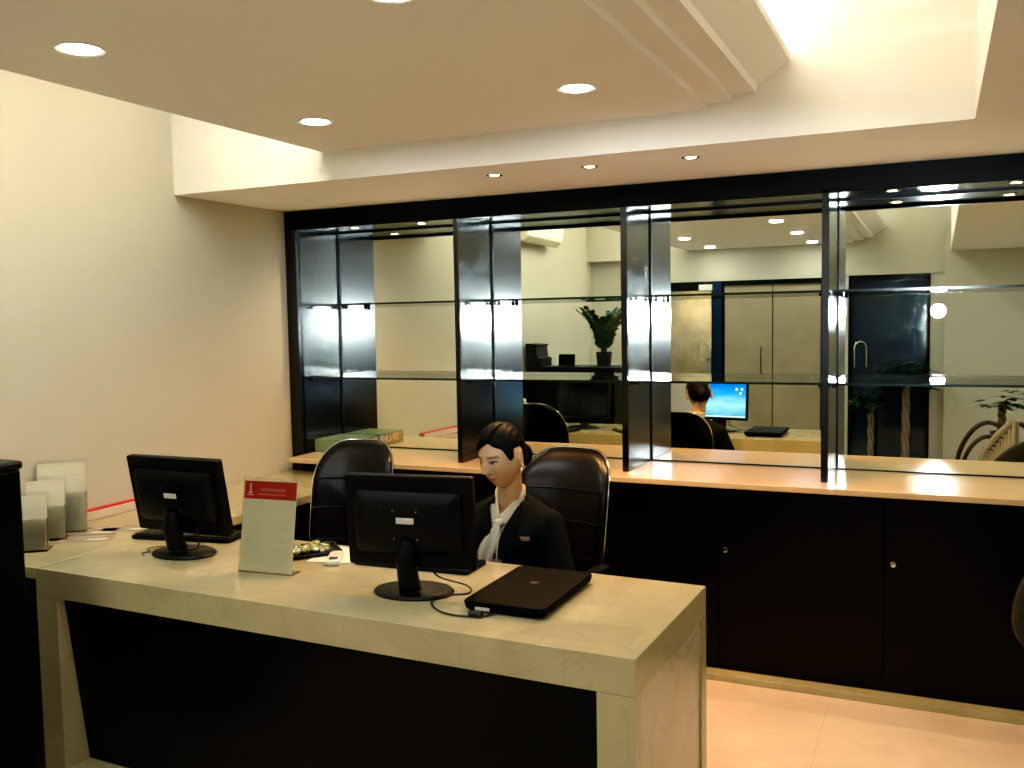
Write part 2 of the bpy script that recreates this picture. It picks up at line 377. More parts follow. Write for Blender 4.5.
# ------------------------------------------------------------------ office chairs
def make_chair():
    t = thing('office_chair', 'x', 'chair', group='high-backed black leather office chairs')
    # seat
    o = [(x, y-.02, 0) for x, y in rrect(.50, .50, .14, 8)]
    MB().pillow([(x, y, .455) for x, y, z in o], (0, 0, 1), .052).build('seat', M['leather'], t, local=True)
    # backrest: outline in the lean plane
    W_, H0, H1 = .222, .50, 1.09
    def P(x, z, off=0):
        u = (z-.5)/.59; lean = .215+.13*u+.30*max(0, u-.72)**1.3 - .06*(x/.235)**2*1.0
        return Vector((x, lean+off, z))
    outl2 = []
    N = 64
    for i in range(N):
        a = 2*PI*i/N; c_, s_ = math.cos(a), math.sin(a)
        e = .42
        x = W_*math.copysign(abs(c_)**e, c_); z = .795+.295*math.copysign(abs(s_)**(.5 if s_ > 0 else .5), s_)
        if s_ > 0: x *= 1-.16*s_**3
        if s_ < 0: x *= 1-.22*(-s_)**2
        outl2.append((x, z))
    def ring(sc, off): return [P(x*sc, .795+(z-.795)*sc, off) for x, z in outl2]
    mb = MB(); rg = [ring(.03, -.040), ring(.35, -.040), ring(.62, -.038), ring(.8, -.034), ring(.9, -.028), ring(.965, -.016), ring(.99, 0.0), ring(.965, .014), ring(.85, .024), ring(.5, .028), ring(.03, .030)]
    bk = mb.rings(rg).build('backrest', M['leather'], t, local=True)
    MB().tube([p for p in ring(1.0, .002)], .0045, 8, close=True).build('chrome_rim', M['chrome'], bk, local=True)
    st = MB()
    for zz in (.66, .80, .93):
        st.tube([P(x, zz, -.042+.010*(abs(x)/.21)**4) for x in [(-.205+.41*i/12) for i in range(13)]], .004, 6)
    st.build('seam_piping', M['leather'], bk, local=True)
    MB().tube([(0, .10, .40), (0, .24, .42), (0, .275, .50), (0, .29, .62)], [.02, .022, .022, .02], 10).build('back_bracket', M['bplastic'], t, local=True)
    for s in (-1, 1):
        a = MB().tube([(s*.20, .08, .42), (s*.27, .08, .43), (s*.285, .10, .55), (s*.285, .08, .645), (s*.285, -.05, .66), (s*.28, -.16, .645), (s*.275, -.17, .58), (s*.27, -.12, .47), (s*.20, -.10, .42)], .014, 10)
        a.pillow([(s*.285+x, y-.04, .668) for x, y in rrect(.055, .26, .025, 5)], (0, 0, 1), .014)
        a.build('armrest', M['bplastic'], t, local=True)
    MB().tube([(0, 0, .06), (0, 0, .24)], .028, 16).tube([(0, 0, .24), (0, 0, .41)], .016, 16).build('gas_lift', M['chrome'], t, local=True)
    MB().box((-.12, -.12, .395), (.12, .14, .415)).build('seat_plate', M['bplastic'], t, .004, local=True)
    for k in range(5):
        a = 2*PI*k/5+.3; c_, s_ = math.cos(a), math.sin(a)
        l = MB().tube([(0, 0, .095), (.15*c_, .15*s_, .09), (.29*c_, .29*s_, .072)], [.026, .02, .014], 10).build('base_arm', M['bplastic'], t, local=True)
        MB().lathe([(0, -.022), (.024, -.022), (.027, -.014), (.027, -.006), (.012, -.003), (.012, .003), (.027, .006), (.027, .014), (.024, .022), (0, .022)], (.29*c_, .29*s_, .028), 16, 'y').tube([(.29*c_, .29*s_, .028), (.29*c_, .29*s_, .072)], .008, 8).build('caster', M['bplastic'], l, local=True)
    return t
ch = make_chair(); ch.location = (-1.485, 3.40, -.018); ch.rotation_euler = (0, 0, R(-6))
ch['label'] = 'black leather office chair the woman sits in'
dup(ch, (-2.372, 3.24, 0), R(10), 'empty black office chair behind the left monitor').scale = (.88, 1, 1)

# ------------------------------------------------------------------ monitors
def monitor(label, W_, H_, zc, tilt_, loc, rz, txt, on, bw):
    t = thing('computer_monitor', label, 'monitor', loc, rz, 'flat screen monitors on the desk')
    RT = Matrix.Rotation(tilt_, 3, 'X')      # lean: top toward -y (viewer side)
    def T(mb): bmesh.ops.rotate(mb.bm, verts=mb.bm.verts, cent=(0, 0, 0), matrix=RT); bmesh.ops.translate(mb.bm, verts=mb.bm.verts, vec=(0, .05, zc)); return mb
    b = MB(); b.prism([(x, .0, z) for x, z in rrect(W_, H_, .008, 4)], (0, .028, 0))
    cs = T(b).build('screen_housing', M['bplastic'], t, .004, local=True)
    b = MB(); w2, h2 = W_*.42, H_*.34
    b.rings([[(x*1.0, .0, z) for x, z in rrect(w2*2, h2*2, .02, 5)], [(x, -.012, z) for x, z in rrect(w2*2-.004, h2*2-.004, .02, 5)], [(x, -.030, z) for x, z in rrect(w2*2-.05, h2*2-.06, .02, 5)]])
    T(b).build('rear_cover', M['bplastic'], cs, .001, local=True)
    b = MB(); b.box((-w2+.015, -.0135, h2*.62), (w2-.015, -.0125, h2*.92)); b.box((-.04, -.032, -h2+.03), (.04, -.0305, -h2*.2))
    b = MB(); b.prism([(-w2+.012, -.0175, h2*.66), (w2-.012, -.0175, h2*.66), (w2-.02, -.0128, h2*.90), (-w2+.02, -.0128, h2*.90)], (0, .006, 0))
    T(b).build('vent_band', M['gplastic'], cs, local=True)
    b = MB(); b.box((-.028, -.0325, .002), (.028, -.030, .020))
    T(b).build('white_sticker', M['sticker'], cs, local=True)['label'] = 'small white sticker'
    for sx in (-.038, .038):
        for sz in (-.04, .045): T(MB().lathe([(.0, -.033), (.0022, -.033), (.003, -.029), (0, -.029)], (sx, 0, sz-.005), 8, 'y')).build('screw', M['chrome'], cs, local=True)
    if txt:
        q = text('embossed_lettering', txt, .030, M['gplastic'], Vector((0, 0, 0)), Matrix.Identity(3), cs)
        q.data.transform((Matrix.Translation((0, .05, zc)) @ RT.to_4x4() @ Matrix.Translation((-.01, -.0315, h2*.50)) @ Matrix.Rotation(PI/2, 4, 'X')))
    b = MB(); b.box((-W_/2+bw, .0282, -H_/2+bw+.006), (W_/2-bw, .0295, H_/2-bw))
    T(b).build('screen', on, cs, local=True)
    MB().tube([(0, .050, .012), (0, .030, .07), (0, .020, zc-.10), (0, .030, zc-.055)], [.034, .032, .031, .024], 14).build('neck', M['bplastic'], t, local=True)
    b = MB(); n = 40
    b.rings([[(a_*math.cos(2*PI*i/n), .075+a_*.74*math.sin(2*PI*i/n), h) for i in range(n)] for a_, h in ((.125, .0005), (.128, .006), (.122, .012), (.08, .018), (.02, .020))])
    b.build('base', M['bplastic'], t, local=True)
    return t
# screen materials
m, tt, bb = nt('desktop_screen'); em = tt.nodes.new('ShaderNodeEmission'); tc = tt.nodes.new('ShaderNodeTexCoord'); sp = tt.nodes.new('ShaderNodeSeparateXYZ')
tt.links.new(tc.outputs['Generated'], sp.inputs[0]); cr = tt.nodes.new('ShaderNodeValToRGB')
cr.color_ramp.elements[0].color = (.05, .40, .55, 1); cr.color_ramp.elements[1].color = (.0, .14, .62, 1)
k = cr.color_ramp.elements.new(.35); k.color = (.35, .72, .85, 1); k = cr.color_ramp.elements.new(.65); k.color = (.02, .38, .85, 1)
nz = tt.nodes.new('ShaderNodeTexNoise'); nz.inputs['Scale'].default_value = 3; tt.links.new(tc.outputs['Generated'], nz.inputs['Vector'])
ma = tt.nodes.new('ShaderNodeMath'); ma.operation = 'MULTIPLY_ADD'; ma.inputs[1].default_value = .35; tt.links.new(nz.outputs['Fac'], ma.inputs[0])
mb_ = tt.nodes.new('ShaderNodeMath'); mb_.operation = 'SUBTRACT'; mb_.inputs[1].default_value = .17; tt.links.new(sp.outputs['Z'], mb_.inputs[0]); tt.links.new(mb_.outputs[0], ma.inputs[2])
tt.links.new(ma.outputs[0], cr.inputs['Fac']); tt.links.new(cr.outputs[0], em.inputs[0]); em.inputs[1].default_value = 1.5
tt.links.new(em.outputs[0], tt.nodes['Material Output'].inputs['Surface']); M['screen_on'] = m
M['screen_off'] = mat('dark_screen', (.004, .004, .005), .12)
mr = monitor('wide black monitor in front of the woman, its blue desktop lit in the mirror', .415, .285, .225, R(4), (-1.442, 2.335, ZD), R(8), 'HYUNDAI', M['screen_on'], .014)
ml = monitor('smaller black monitor tilted back beside the brochure holders', .430, .285, .218, R(10), (-2.485, 2.445, ZD), R(0), '', M['screen_off'], .018)
sc_ = [c for c in mr.children if c.name.startswith('screen_housing')][0]
b = MB()
RT = Matrix.Rotation(R(4), 3, 'X')
for x, z in ((.165, .085), (.155, .055), (.125, .085)): b.box((x-.008, .0297, z-.009), (x+.008, .0300, z+.009))
b.box((-.192, .0297, -.120), (.192, .0300, -.112))
bmesh.ops.rotate(b.bm, verts=b.bm.verts, cent=(0, 0, 0), matrix=RT); bmesh.ops.translate(b.bm, verts=b.bm.verts, vec=(0, .05, .225))
b.build('desktop_icons', emis('icon_white', (.8, .95, 1), 1.6), sc_, local=True)
def keyboard(label, loc, rz):
    t = thing('keyboard', label, 'keyboard', loc, rz, 'black keyboards behind the monitors')
    MB().rings([[(x, y, z) for x, y in rrect(w_, h_, .012, 4)] for w_, h_, z in ((.43, .15, .001), (.435, .155, .006), (.43, .15, .016))]).build('key_tray', M['bplastic'], t, .001, local=True)
    kk = MB()
    for j in range(5):
        for i in range(15):
            if j == 0 and 4 < i < 9: continue
            x = -.195+i*.0278; y = -.052+j*.0245
            kk.box((x-.011, y-.010, .016), (x+.011, y+.010, .021))
    kk.box((-.085, -.062, .016), (.055, -.042, .021))
    kk.build('keys', M['gplastic'], t, local=True)
keyboard('black keyboard lying behind the smaller left monitor', (-2.66, 2.735, ZD), R(10))
keyboard('black keyboard under the hands of the woman', (-1.60, 2.70, ZD), R(2))
# cables
def cable(label, pts, r=.0028, parent=None, nm='cable'):
    P = [Vector(p) for p in pts]; out = []
    for i in range(len(P)-1):
        a, b_, c, d = P[max(i-1, 0)], P[i], P[i+1], P[min(i+2, len(P)-1)]
        for k in range(6):
            t = k/6; out.append(.5*((2*b_)+(c-a)*t+(2*a-5*b_+4*c-d)*t*t+(3*b_-a-3*c+d)*t**3))
    out.append(P[-1]); return tag(MB().tube(out, r, 8).build(nm, M['cable']), label, 'cable')
zc_ = ZD+.004
c1 = cable('black cable with ferrite bead between the wide monitor and the laptop', [(-1.385, 2.40, .90), (-1.375, 2.43, .86), (-1.30, 2.47, .83), (-1.285, 2.45, zc_), (-1.35, 2.40, zc_), (-1.345, 2.33, zc_), (-1.29, 2.27, zc_), (-1.23, 2.25, zc_), (-1.166, 2.262, zc_), (-1.135, 2.285, zc_), (-1.12, 2.302, zc_+.004)], nm='monitor_cable')
MB().rings([[(-1.166+dx, 2.262+math.cos(a)*r_+dx*.15, ZD+.010+math.sin(a)*r_) for a in [2*PI*i/12 for i in range(12)]] for dx, r_ in ((-.02, .006), (-.017, .0095), (.017, .0095), (.02, .006))]).build('ferrite_bead', M['cable'], c1)
cable('thin black cable looping round the base of the smaller left monitor', [(-2.40, 2.50, .92), (-2.395, 2.50, .86), (-2.41, 2.49, .84), (-2.47, 2.46, .832), (-2.53, 2.43, .834)], nm='monitor_cable')
cable('thin dark cable curling left of the smaller left monitor base', [(-2.56, 2.60, zc_), (-2.64, 2.565, zc_), (-2.665, 2.52, zc_), (-2.62, 2.49, zc_), (-2.63, 2.46, zc_), (-2.60, 2.44, zc_)], .002, nm='monitor_cable')

# ------------------------------------------------------------------ laptop
lp = thing('laptop', 'closed black laptop lying at the right of the wide monitor', 'laptop', (-1.10, 2.50, ZD), R(0))
def lring(w_, h_, z, r_=.018): return [(x, y, z) for x, y in rrect(w_, h_, r_, 5)]
MB().rings([lring(.225, .38, .004), lring(.246, .398, .010), lring(.252, .404, .020), lring(.250, .402, .0215)]).build('laptop_base', M['laptop'], lp, local=True)
MB().rings([lring(.252, .404, .0225), lring(.254, .406, .028), lring(.250, .402, .033), lring(.232, .386, .0345)]).build('laptop_lid', M['laptop'], lp, local=True)
for sx in (-.09, .09):
    for sy in (-.16, .16): MB().lathe([(.008, .0003), (.008, .0045)], (sx, sy, 0), 10).build('rubber_foot', M['cable'], lp, local=True)
MB().box((-.085, -.2035, .010), (-.040, -.2005, .019)).build('barcode_sticker', M['sticker'], lp, local=True)['label'] = 'white barcode sticker'
MB().lathe([(.014, .0344), (.014, .0349), (.0, .0349)], (.0, .03, 0), 20).build('lid_emblem', M['gplastic'], lp, local=True)

# ------------------------------------------------------------------ acrylic sign
sg = thing('notice_stand', 'leaning acrylic notice stand with a red header on the marble desk', 'sign', (-2.027, 2.41, ZD), R(5))
lean = Matrix.Rotation(R(-10), 3, 'X')
def SG(mb): bmesh.ops.rotate(mb.bm, verts=mb.bm.verts, cent=(0, 0, 0), matrix=lean); return mb
SW, SH = .206, .310
SG(MB().box((-SW/2-.002, -.001, .003), (SW/2+.002, .001, SH+.008))).box((-SW/2-.002, 0, .0003), (SW/2+.002, .055, .003)).build('acrylic_holder', M['acrylic'], sg, local=True)
pg = SG(MB().box((-SW/2, .0012, .006), (SW/2, .0020, SH))).build('paper_sheet', M['paper'], sg, local=True)
SG(MB().box((-SW/2+.001, .0003+.0008, SH-.064), (SW/2-.001, .0019, SH-.004))).build('red_header', M['red'], sg, local=True)['label'] = 'red header band with white emblem and lettering'
b = MB()
yq0, yq1 = -.0003+.0012, .0011
b = MB(); b.box((-.080, .0006, SH-.042), (-.075, .0011, SH-.012)); b.prism([(-.084, .0006, SH-.046), (-.071, .0006, SH-.046), (-.074, .0006, SH-.038), (-.081, .0006, SH-.038)], (0, .0005, 0)); b.box((-.090, .0006, SH-.052), (-.065, .0011, SH-.049))
SG(b).build('white_emblem', M['txt'], sg, local=True)
b = MB(); rr = random.Random(3)
x = -.035
while x < .052:                                # small block characters, illegible in the photo
    w_ = rr.uniform(.005, .008); b.box((x, .0006, SH-.038), (x+w_*.25, .0011, SH-.027)); b.box((x+w_*.6, .0006, SH-.038), (x+w_*.85, .0011, SH-.027)); b.box((x, .0006, SH-.031), (x+w_*.85, .0011, SH-.029)); x += w_+.0025
x = -.050
while x < .062: w_ = rr.uniform(.003, .005); b.box((x, .0006, SH-.050), (x+w_, .0011, SH-.0455)); x += w_+.0018
SG(b).build('header_lettering', mat('pale_red_print', (.72, .30, .18), .5), sg, local=True)
b = MB()
for j in range(22):
    z = SH-.078-j*.0096
    for x0, x1 in ((-.085, -.02), (-.01, .03), (.045, .085)):
        x = x0
        while x < x1: w_ = rr.uniform(.003, .012); b.box((x, .0007, z), (min(x+w_, x1), .0011, z+.0018)); x += w_+.004
        if rr.random() < .15: break
SG(b).build('printed_lines', M['grey_txt'], sg, local=True)

# ------------------------------------------------------------------ brochure holders and leaflets
def holder(label, loc, rz, w_, h_):
    t = thing('brochure_holder', label, 'brochure holder', loc, rz, 'clear brochure holders at the left wall')
    ln = Matrix.Rotation(R(-9), 3, 'X')
    def T(mb): bmesh.ops.rotate(mb.bm, verts=mb.bm.verts, cent=(0, 0, 0), matrix=ln); return mb
    b = T(MB().box((-w_/2, .030, .004), (w_/2, .032, h_)).box((-w_/2, -.002, .004), (w_/2, 0, h_*.55)).box((-w_/2, 0, .004), (-w_/2+.002, .03, h_*.55)).box((w_/2-.002, 0, .004), (w_/2, .03, h_*.55)).box((-w_/2, -.002, .003), (w_/2, .032, .006)))
    b.box((-w_/2, 0, .0003), (w_/2, .09, .003)); b.build('clear_case', M['acrylic'], t, local=True)
    s = T(MB().box((-w_/2+.006, .004, .008), (w_/2-.006, .028, h_-.015)))
    s.build('brochure_stack', M['brochure'], t, .001, local=True)
    T(MB().box((-w_/2+.012, .0030, h_-.06), (w_/2-.012, .0038, h_-.03))).build('cover_print', M['grey_txt'], t, local=True)
    T(MB().box((-w_/2+.012, .0030, h_*.3), (w_/2-.03, .0038, h_*.45))).build('cover_print', M['grey_txt'], t, local=True)
    return t
holder('clear brochure holder nearest the desk edge, beside the dark cabinet', (-3.045, 2.325, ZD), R(38), .115, .225)
holder('clear brochure holder in the middle of the row of three', (-3.155, 2.475, ZD), R(38), .15, .25)
holder('tallest clear brochure holder, against the left wall', (-3.205, 2.59, ZD), R(38), .19, .30)
for i, (x, y, a, lb, mm) in enumerate(((-3.03, 2.56, 35, 'glossy leaflet lying nearest the desk edge beside the brochure holders', 'leafblk'), (-3.12, 2.66, 28, 'leaflet lying in the middle beside the brochure holders', 'leafblk'), (-3.02, 2.76, 30, 'dark glossy leaflet lying furthest back by the red strip', 'leafblk'))):
    t = thing('leaflet', lb, 'leaflet', (x, y, ZD), R(a), 'leaflets lying on the marble')
    MB().box((-.10, -.05, .0006+.0*i), (.10, .05, .0022)).build('leaflet_sheet', M[mm], t, local=True)
    MB().box((.01, -.035, .0023), (.085, -.015, .0027)).build('white_panel', M['paperw'], t, local=True)

# ------------------------------------------------------------------ tray, sweets, phone, papers
tr = thing('glass_tray', 'shallow dark rimmed tray of foil wrapped sweets behind the notice stand', 'tray', (-2.07, 2.67, ZD), R(48))
MB().rings([[(x, y, z) for x, y in rrect(w_, h_, .015, 4)] for w_, h_, z in ((.24, .15, .0005), (.26, .17, .018), (.25, .16, .018), (.235, .145, .005))]).build('tray_body', M['gplastic'], tr, local=True)
sw = bpy.data.objects
first = None
for k in range(95):
    x, y, z = -2.07+rnd.uniform(-.085, .085), 2.67+rnd.uniform(-.085, .085), ZD+.017
    dx, dy = x+2.07, y-2.67
    ca, sa = math.cos(R(-48)), math.sin(R(-48)); lx, ly = dx*ca-dy*sa, dx*sa+dy*ca
    if abs(lx) > .10 or abs(ly) > .055: continue
    if first is None:
        f = MB().pillow([(a, b_, 0) for a, b_ in rrect(.026, .017, .006, 3)], (0, 0, 1), .008)
        f.prism([(.009, 0, 0), (.018, .007, .001), (.018, -.007, .001)], (0, 0, .001)); f.prism([(-.009, 0, 0), (-.018, -.007, .001), (-.018, .007, .001)], (0, 0, .001))
        fm = [f.build('wrapped_sweet', M['candy'])]
        g_ = fm[0].data.copy(); g_.materials.clear(); g_.materials.append(M['foil']); first = fm[0]
        o = first
    else:
        o = first.copy(); COL.objects.link(o)
        if k % 3 == 0: o.data = g_
    o.location = (x, y, z-.002+rnd.uniform(0, .012)); o.rotation_euler = (rnd.uniform(-.3, .3), rnd.uniform(-.3, .3), rnd.uniform(0, 6.3))
    tag(o, 'small foil wrapped sweet in the tray behind the notice stand', 'sweet', 'foil wrapped sweets in the tray')
ph = thing('phone_handset', 'small white handset lying on the papers beside the tray', 'phone', (-1.905, 2.635, ZD+.003), R(-62))
MB().rings([[(x, y, z) for x, y in rrect(w_, h_, .014, 5)] for w_, h_, z in ((.145, .044, .0003), (.15, .05, .006), (.148, .048, .013), (.135, .038, .016))]).build('handset_body', M['white'], ph, local=True)
MB().box((.018, -.014, .016), (.055, .014, .0166)).build('handset_display', M['gplastic'], ph, local=True)
b = MB()
for i in range(4):
    for j in range(3): b.box((-.05+i*.016, -.013+j*.010, .0158), (-.040+i*.016, -.006+j*.010, .0168))
b.build('keypad', M['grey_txt'], ph, local=True)
for i, (x, y, a, z, lb) in enumerate(((-1.96, 2.71, -12, 0, 'white paper sheet under the handset'), (-1.90, 2.70, 14, .0012, 'second paper sheet poking out beyond the wide monitor'))):
    tag(MB().box((-.115, -.09, .0004), (.115, .09, .0012)).build('paper_sheet', M['paperw']), lb, 'paper', 'loose papers behind the notice stand')
    o = bpy.data.objects[-1] if False else [q for q in COL.objects if q.get('label') == lb][0]
    o.location = (x, y, ZD+z); o.rotation_euler = (0, 0, R(a))

# ------------------------------------------------------------------ black cabinet in front left with things on it
kb = thing('black_stand_cabinet', 'tall black cabinet cropped by the left edge of the photo', 'cabinet', (-2.80, 1.66, 0))
MB().box((-3.13, 1.44, .0), (-2.452, 1.855, 1.225)).build('cabinet_body', M['black'], kb, .006)
MB().box((-3.14, 1.43, 1.2255), (-2.445, 1.862, 1.252)).build('cabinet_top', M['bplastic'], kb, .010)
pf = thing('desk_frame', 'black picture frame back standing on the tall black cabinet, seen in the mirror', 'frame', (-2.93, 1.70, 1.253))
MB().box((-3.01, 1.69, 1.254), (-2.86, 1.705, 1.355), rot=Matrix.Rotation(R(8), 3, 'X')).build('frame_board', M['black'], pf, .002)
MB().box((-2.945, 1.655, 1.254), (-2.93, 1.69, 1.32)).build('frame_foot', M['black'], pf)
pr = thing('receipt_printer', 'black stepped desktop printer at the left of the tall black cabinet, seen in the mirror', 'printer', (-3.19, 1.60, .0))
MB().box((-3.30, 1.46, 0), (-3.145, 1.84, 1.20)).build('stand', M['black'], pr, .004)
MB().prism([(-3.30, 1.50, 1.201), (-3.16, 1.50, 1.201), (-3.155, 1.50, 1.32), (-3.19, 1.50, 1.33), (-3.20, 1.50, 1.42), (-3.18, 1.50, 1.44), (-3.30, 1.50, 1.45)], (0, .26, 0)).build('printer_body', M['bplastic'], pr, .004)

# ------------------------------------------------------------------ plants
def zz_plant(label, loc, n, h):
    t = thing('potted_plant', label, 'plant', loc)
    MB().lathe([(0, .0005), (.055, .0005), (.06, .01), (.072, .12), (.066, .12), (.058, .10), (0, .10)], (0, 0, 0), 24).build('pot', M['pot'], t, local=True)
    r_ = random.Random(5)
    for k in range(n):
        a = 2*PI*k/n+r_.uniform(-.3, .3); hh = h*r_.uniform(.75, 1.05); sp = r_.uniform(.10, .24)
        pts = [Vector((math.cos(a)*(.02+sp*u*u), math.sin(a)*(.02+sp*u*u), .10+hh*u*(1-.12*u))) for u in [i/12 for i in range(13)]]
        st = MB().tube(pts, [.008*(1-.7*i/12) for i in range(13)], 6).build('stem', M['stem'], t, local=True)
        lf = MB()
        for i in range(2, 13):
            d = (pts[i]-pts[i-1]).normalized()
            for s in (-1, 1):
                side = d.cross(Vector((math.cos(a), math.sin(a), .3))).normalized()*s
                dr = (side*.8+d*.55+Vector((0, 0, r_.uniform(-.1, .2)))).normalized(); l = .095*r_.uniform(.8, 1.1)*(1 if i < 11 else .7)
                w_ = dr.cross(d).normalized().cross(dr)*.026
                p = pts[i]; nn = dr.cross(w_).normalized()*.006
                lf.quad(p, p+dr*l*.35+w_+nn, p+dr*l*.8+w_*.6+nn, p+dr*l); lf.quad(p, p+dr*l, p+dr*l*.8-w_*.6+nn, p+dr*l*.35-w_+nn)
        lf.build('foliage', M['leaf'], t, local=True)
    return t
zz_plant('upright fern-like potted plant on the tall black cabinet, seen in the mirror', (-2.62, 1.62, 1.2525), 9, .44)
def leafy(name, label, loc, h, tr_, crown, ls, potr=.13, pm='wpot', seed=1, nleaf=60):
    t = thing(name, label, 'plant', loc); r_ = random.Random(seed)
    MB().lathe([(0, .0005), (potr*.75, .0005), (potr*.8, .01), (potr, potr*1.5), (potr*.93, potr*1.5), (potr*.85, potr*1.35), (0, potr*1.35)], (0, 0, 0), 28).build('pot', M[pm], t, local=True)
    tm = MB()
    for k in range(3):
        tm.tube([(.018*math.cos(u*9+k*2.1), .018*math.sin(u*9+k*2.1), potr*1.3+(h-potr*1.3)*u) for u in [i/20 for i in range(21)]], tr_, 8)
    tm.build('trunk', M['trunk'], t, local=True)
    lf = MB()
    for k in range(nleaf):
        a = r_.uniform(0, 2*PI); el = r_.uniform(-.5, 1.2); q = crown*r_.uniform(.35, 1)
        c = Vector((math.cos(a)*math.cos(el)*q, math.sin(a)*math.cos(el)*q, h+math.sin(el)*q*.8))
        for j in range(5):
            b_ = a+(j-2)*.6; dr = Vector((math.cos(b_), math.sin(b_), r_.uniform(-.35, .1))).normalized(); w_ = dr.cross(Vector((0, 0, 1))).normalized()*ls*.22
            lf.quad(c, c+dr*ls*.4+w_, c+dr*ls, c+dr*ls*.4-w_)
        if k % 3 == 0: lf.tube([(0, 0, h-.02), c*.5+Vector((0, 0, h*.5)), c], .004, 5)
    lf.build('foliage', M['leaf'], t, local=True)
    return t
leafy('potted_tree', 'braided trunk money tree in front of the dark blue door, seen in the mirror', (-.27, -.32, 0), 1.05, .022, .26, .13, .14, 'pot', 2, 70)
leafy('potted_plant', 'low bushy potted plant left of the money tree, seen in the mirror', (-.58, -.34, 0), .82, .014, .18, .12, .13, 'pot', 3, 45)
leafy('potted_plant', 'small leafy potted plant behind the rattan armchair, seen in the mirror', (.46, 1.10, .60), .36, .014, .17, .11, .085, 'pot', 4, 22)
sb = thing('side_table', 'small dark round side table carrying the leafy plant by the right wall', 'table', (.30, 2.92, 0))
sb.location = (.46, 1.10, 0)
MB().lathe([(0, .575), (.13, .575), (.135, .585), (.13, .598), (0, .598)], (0, 0, 0), 32).build('table_top', M['base'], sb, local=True)
MB().lathe([(.11, .001), (.11, .02), (.03, .04), (.022, .3), (.03, .575)], (0, 0, 0), 24).build('pedestal', M['base'], sb, local=True)
# dry branches in a vase behind the window
vb = thing('branch_vase', 'pale dry branches in a vase behind the entrance window, seen in the mirror', 'vase', (-2.27, YR-.30, .9))
MB().lathe([(0, 0), (.05, 0), (.07, .10), (.06, .22), (.03, .30), (.04, .33), (.03, .33), (0, .05)], (0, 0, 0), 20).build('vase', M['wpot'], vb, local=True)
b = MB(); r_ = random.Random(9)
for k in range(40):
    a = r_.uniform(0, 2*PI); p = Vector((0, 0, .3)); d = Vector((math.cos(a)*.5, math.sin(a)*.25, r_.uniform(.3, 1.2))).normalized(); pts = [p]
    for i in range(6):
        d = (d+Vector((r_.uniform(-.5, .5), r_.uniform(-.3, .3), r_.uniform(-.4, .3)))).normalized(); p = p+d*.05; p.x = max(-.11, min(.07, p.x)); pts.append(p.copy())
    b.tube(pts, [.004, .0035, .003, .0028, .0025, .002, .0018], 5)
b.build('branches', M['twig'], vb, local=True)
struct('trim_6', MB().box((-3.0, YR-.6, .86), (-2.18, YR-.125, .9)), M['brick'], 'alcove ledge')

# ------------------------------------------------------------------ rattan armchair on the right
ra = thing('rattan_armchair', 'dark rattan armchair with hooped arms at the right edge of the photo', 'armchair', (.55, 2.6, 0))
for x0 in (.13, .30):
    b = MB()
    b.tube([(x0+.42*i/20, 1.72+.02*math.sin(PI*i/20), .50+.36*math.sin(PI*i/20)**.55) for i in range(21)], .017, 8)
    b.build('front_hoop', M['rattan'], ra)
MB().tube([(.17+.34*i/20, 1.76, .50+.26*math.sin(PI*i/20)**.55) for i in range(21)], .015, 8).build('front_hoop', M['rattan'], ra)
MB().tube([(.15, 1.72, .005), (.15, 1.72, .46), (.34, 1.72, .45), (.72, 1.72, .46), (.72, 1.72, .005)], .017, 8).build('front_leg_frame', M['rattan'], ra)
b = MB().tube([(.27, 2.3, .66), (.29, 2.7, .80), (.34, 3.0, .92), (.40, 3.25, 1.02)], .018, 8)
b.tube([(.27, 2.3, .52), (.30, 2.7, .64), (.35, 3.0, .76), (.41, 3.25, .86)], .018, 8)
for u in range(11):
    t_ = u/10; b.tube([(.27+.13*t_+.005, 2.32+.93*t_, .53+.33*t_**1.1), (.275+.13*t_+.005, 2.36+.9*t_, .67+.35*t_**1.1)], .017, 8)
b.build('woven_arm', M['rattan2'], ra)
bk = [(.232+.33+.33*math.cos(a), 3.42, .62+.33*math.sin(a)*(1 if math.sin(a) > 0 else .6)) for a in [2*PI*i/40 for i in range(40)]]
MB().pillow(bk, (0, 1, 0), .05).build('backrest', mat('dark_brown_weave', (.022, .020, .010), .8, var=.5, scale=30, bump=.5, bscale=60), ra)
MB().pillow([(.55+x, 2.62+y, .40) for x, y in rrect(.48, 1.3, .12, 6)], (0, 0, 1), .07).build('seat_cushion', M['orange'], ra)
MB().box((.30, 1.74, .28), (.80, 3.36, .325)).build('seat_frame', M['rattan'], ra, .004)
for x in (.32, .78): MB().tube([(x, 3.36, .005), (x, 3.40, .60)], .018, 8).build('leg', M['rattan'], ra)

# ------------------------------------------------------------------ air conditioner
ac = thing('air_conditioner', 'white split air conditioner high on the left wall, seen in the mirror', 'air conditioner', (XL+.1, 1.53, 2.3))
MB().prism([(XL+.001, 1.17, 2.35), (XL+.10, 1.17, 2.33), (XL+.16, 1.17, 2.38), (XL+.17, 1.17, 2.50), (XL+.14, 1.17, 2.545), (XL+.001, 1.17, 2.55)], (0, .80, 0)).build('aircon_body', M['ac'], ac, .01)
MB().prism([(XL+.102, 1.21, 2.326), (XL+.158, 1.21, 2.372), (XL+.162, 1.21, 2.366), (XL+.106, 1.21, 2.320)], (0, .72, 0)).build('louvre', M['grey_txt'], ac)
MB().tube([(XL+.15, 1.22, 2.535), (XL+.16, 1.21, 2.62), (XL+.13, 1.20, 2.68)], .010, 8).build('red_ribbon', M['redtape'], ac)

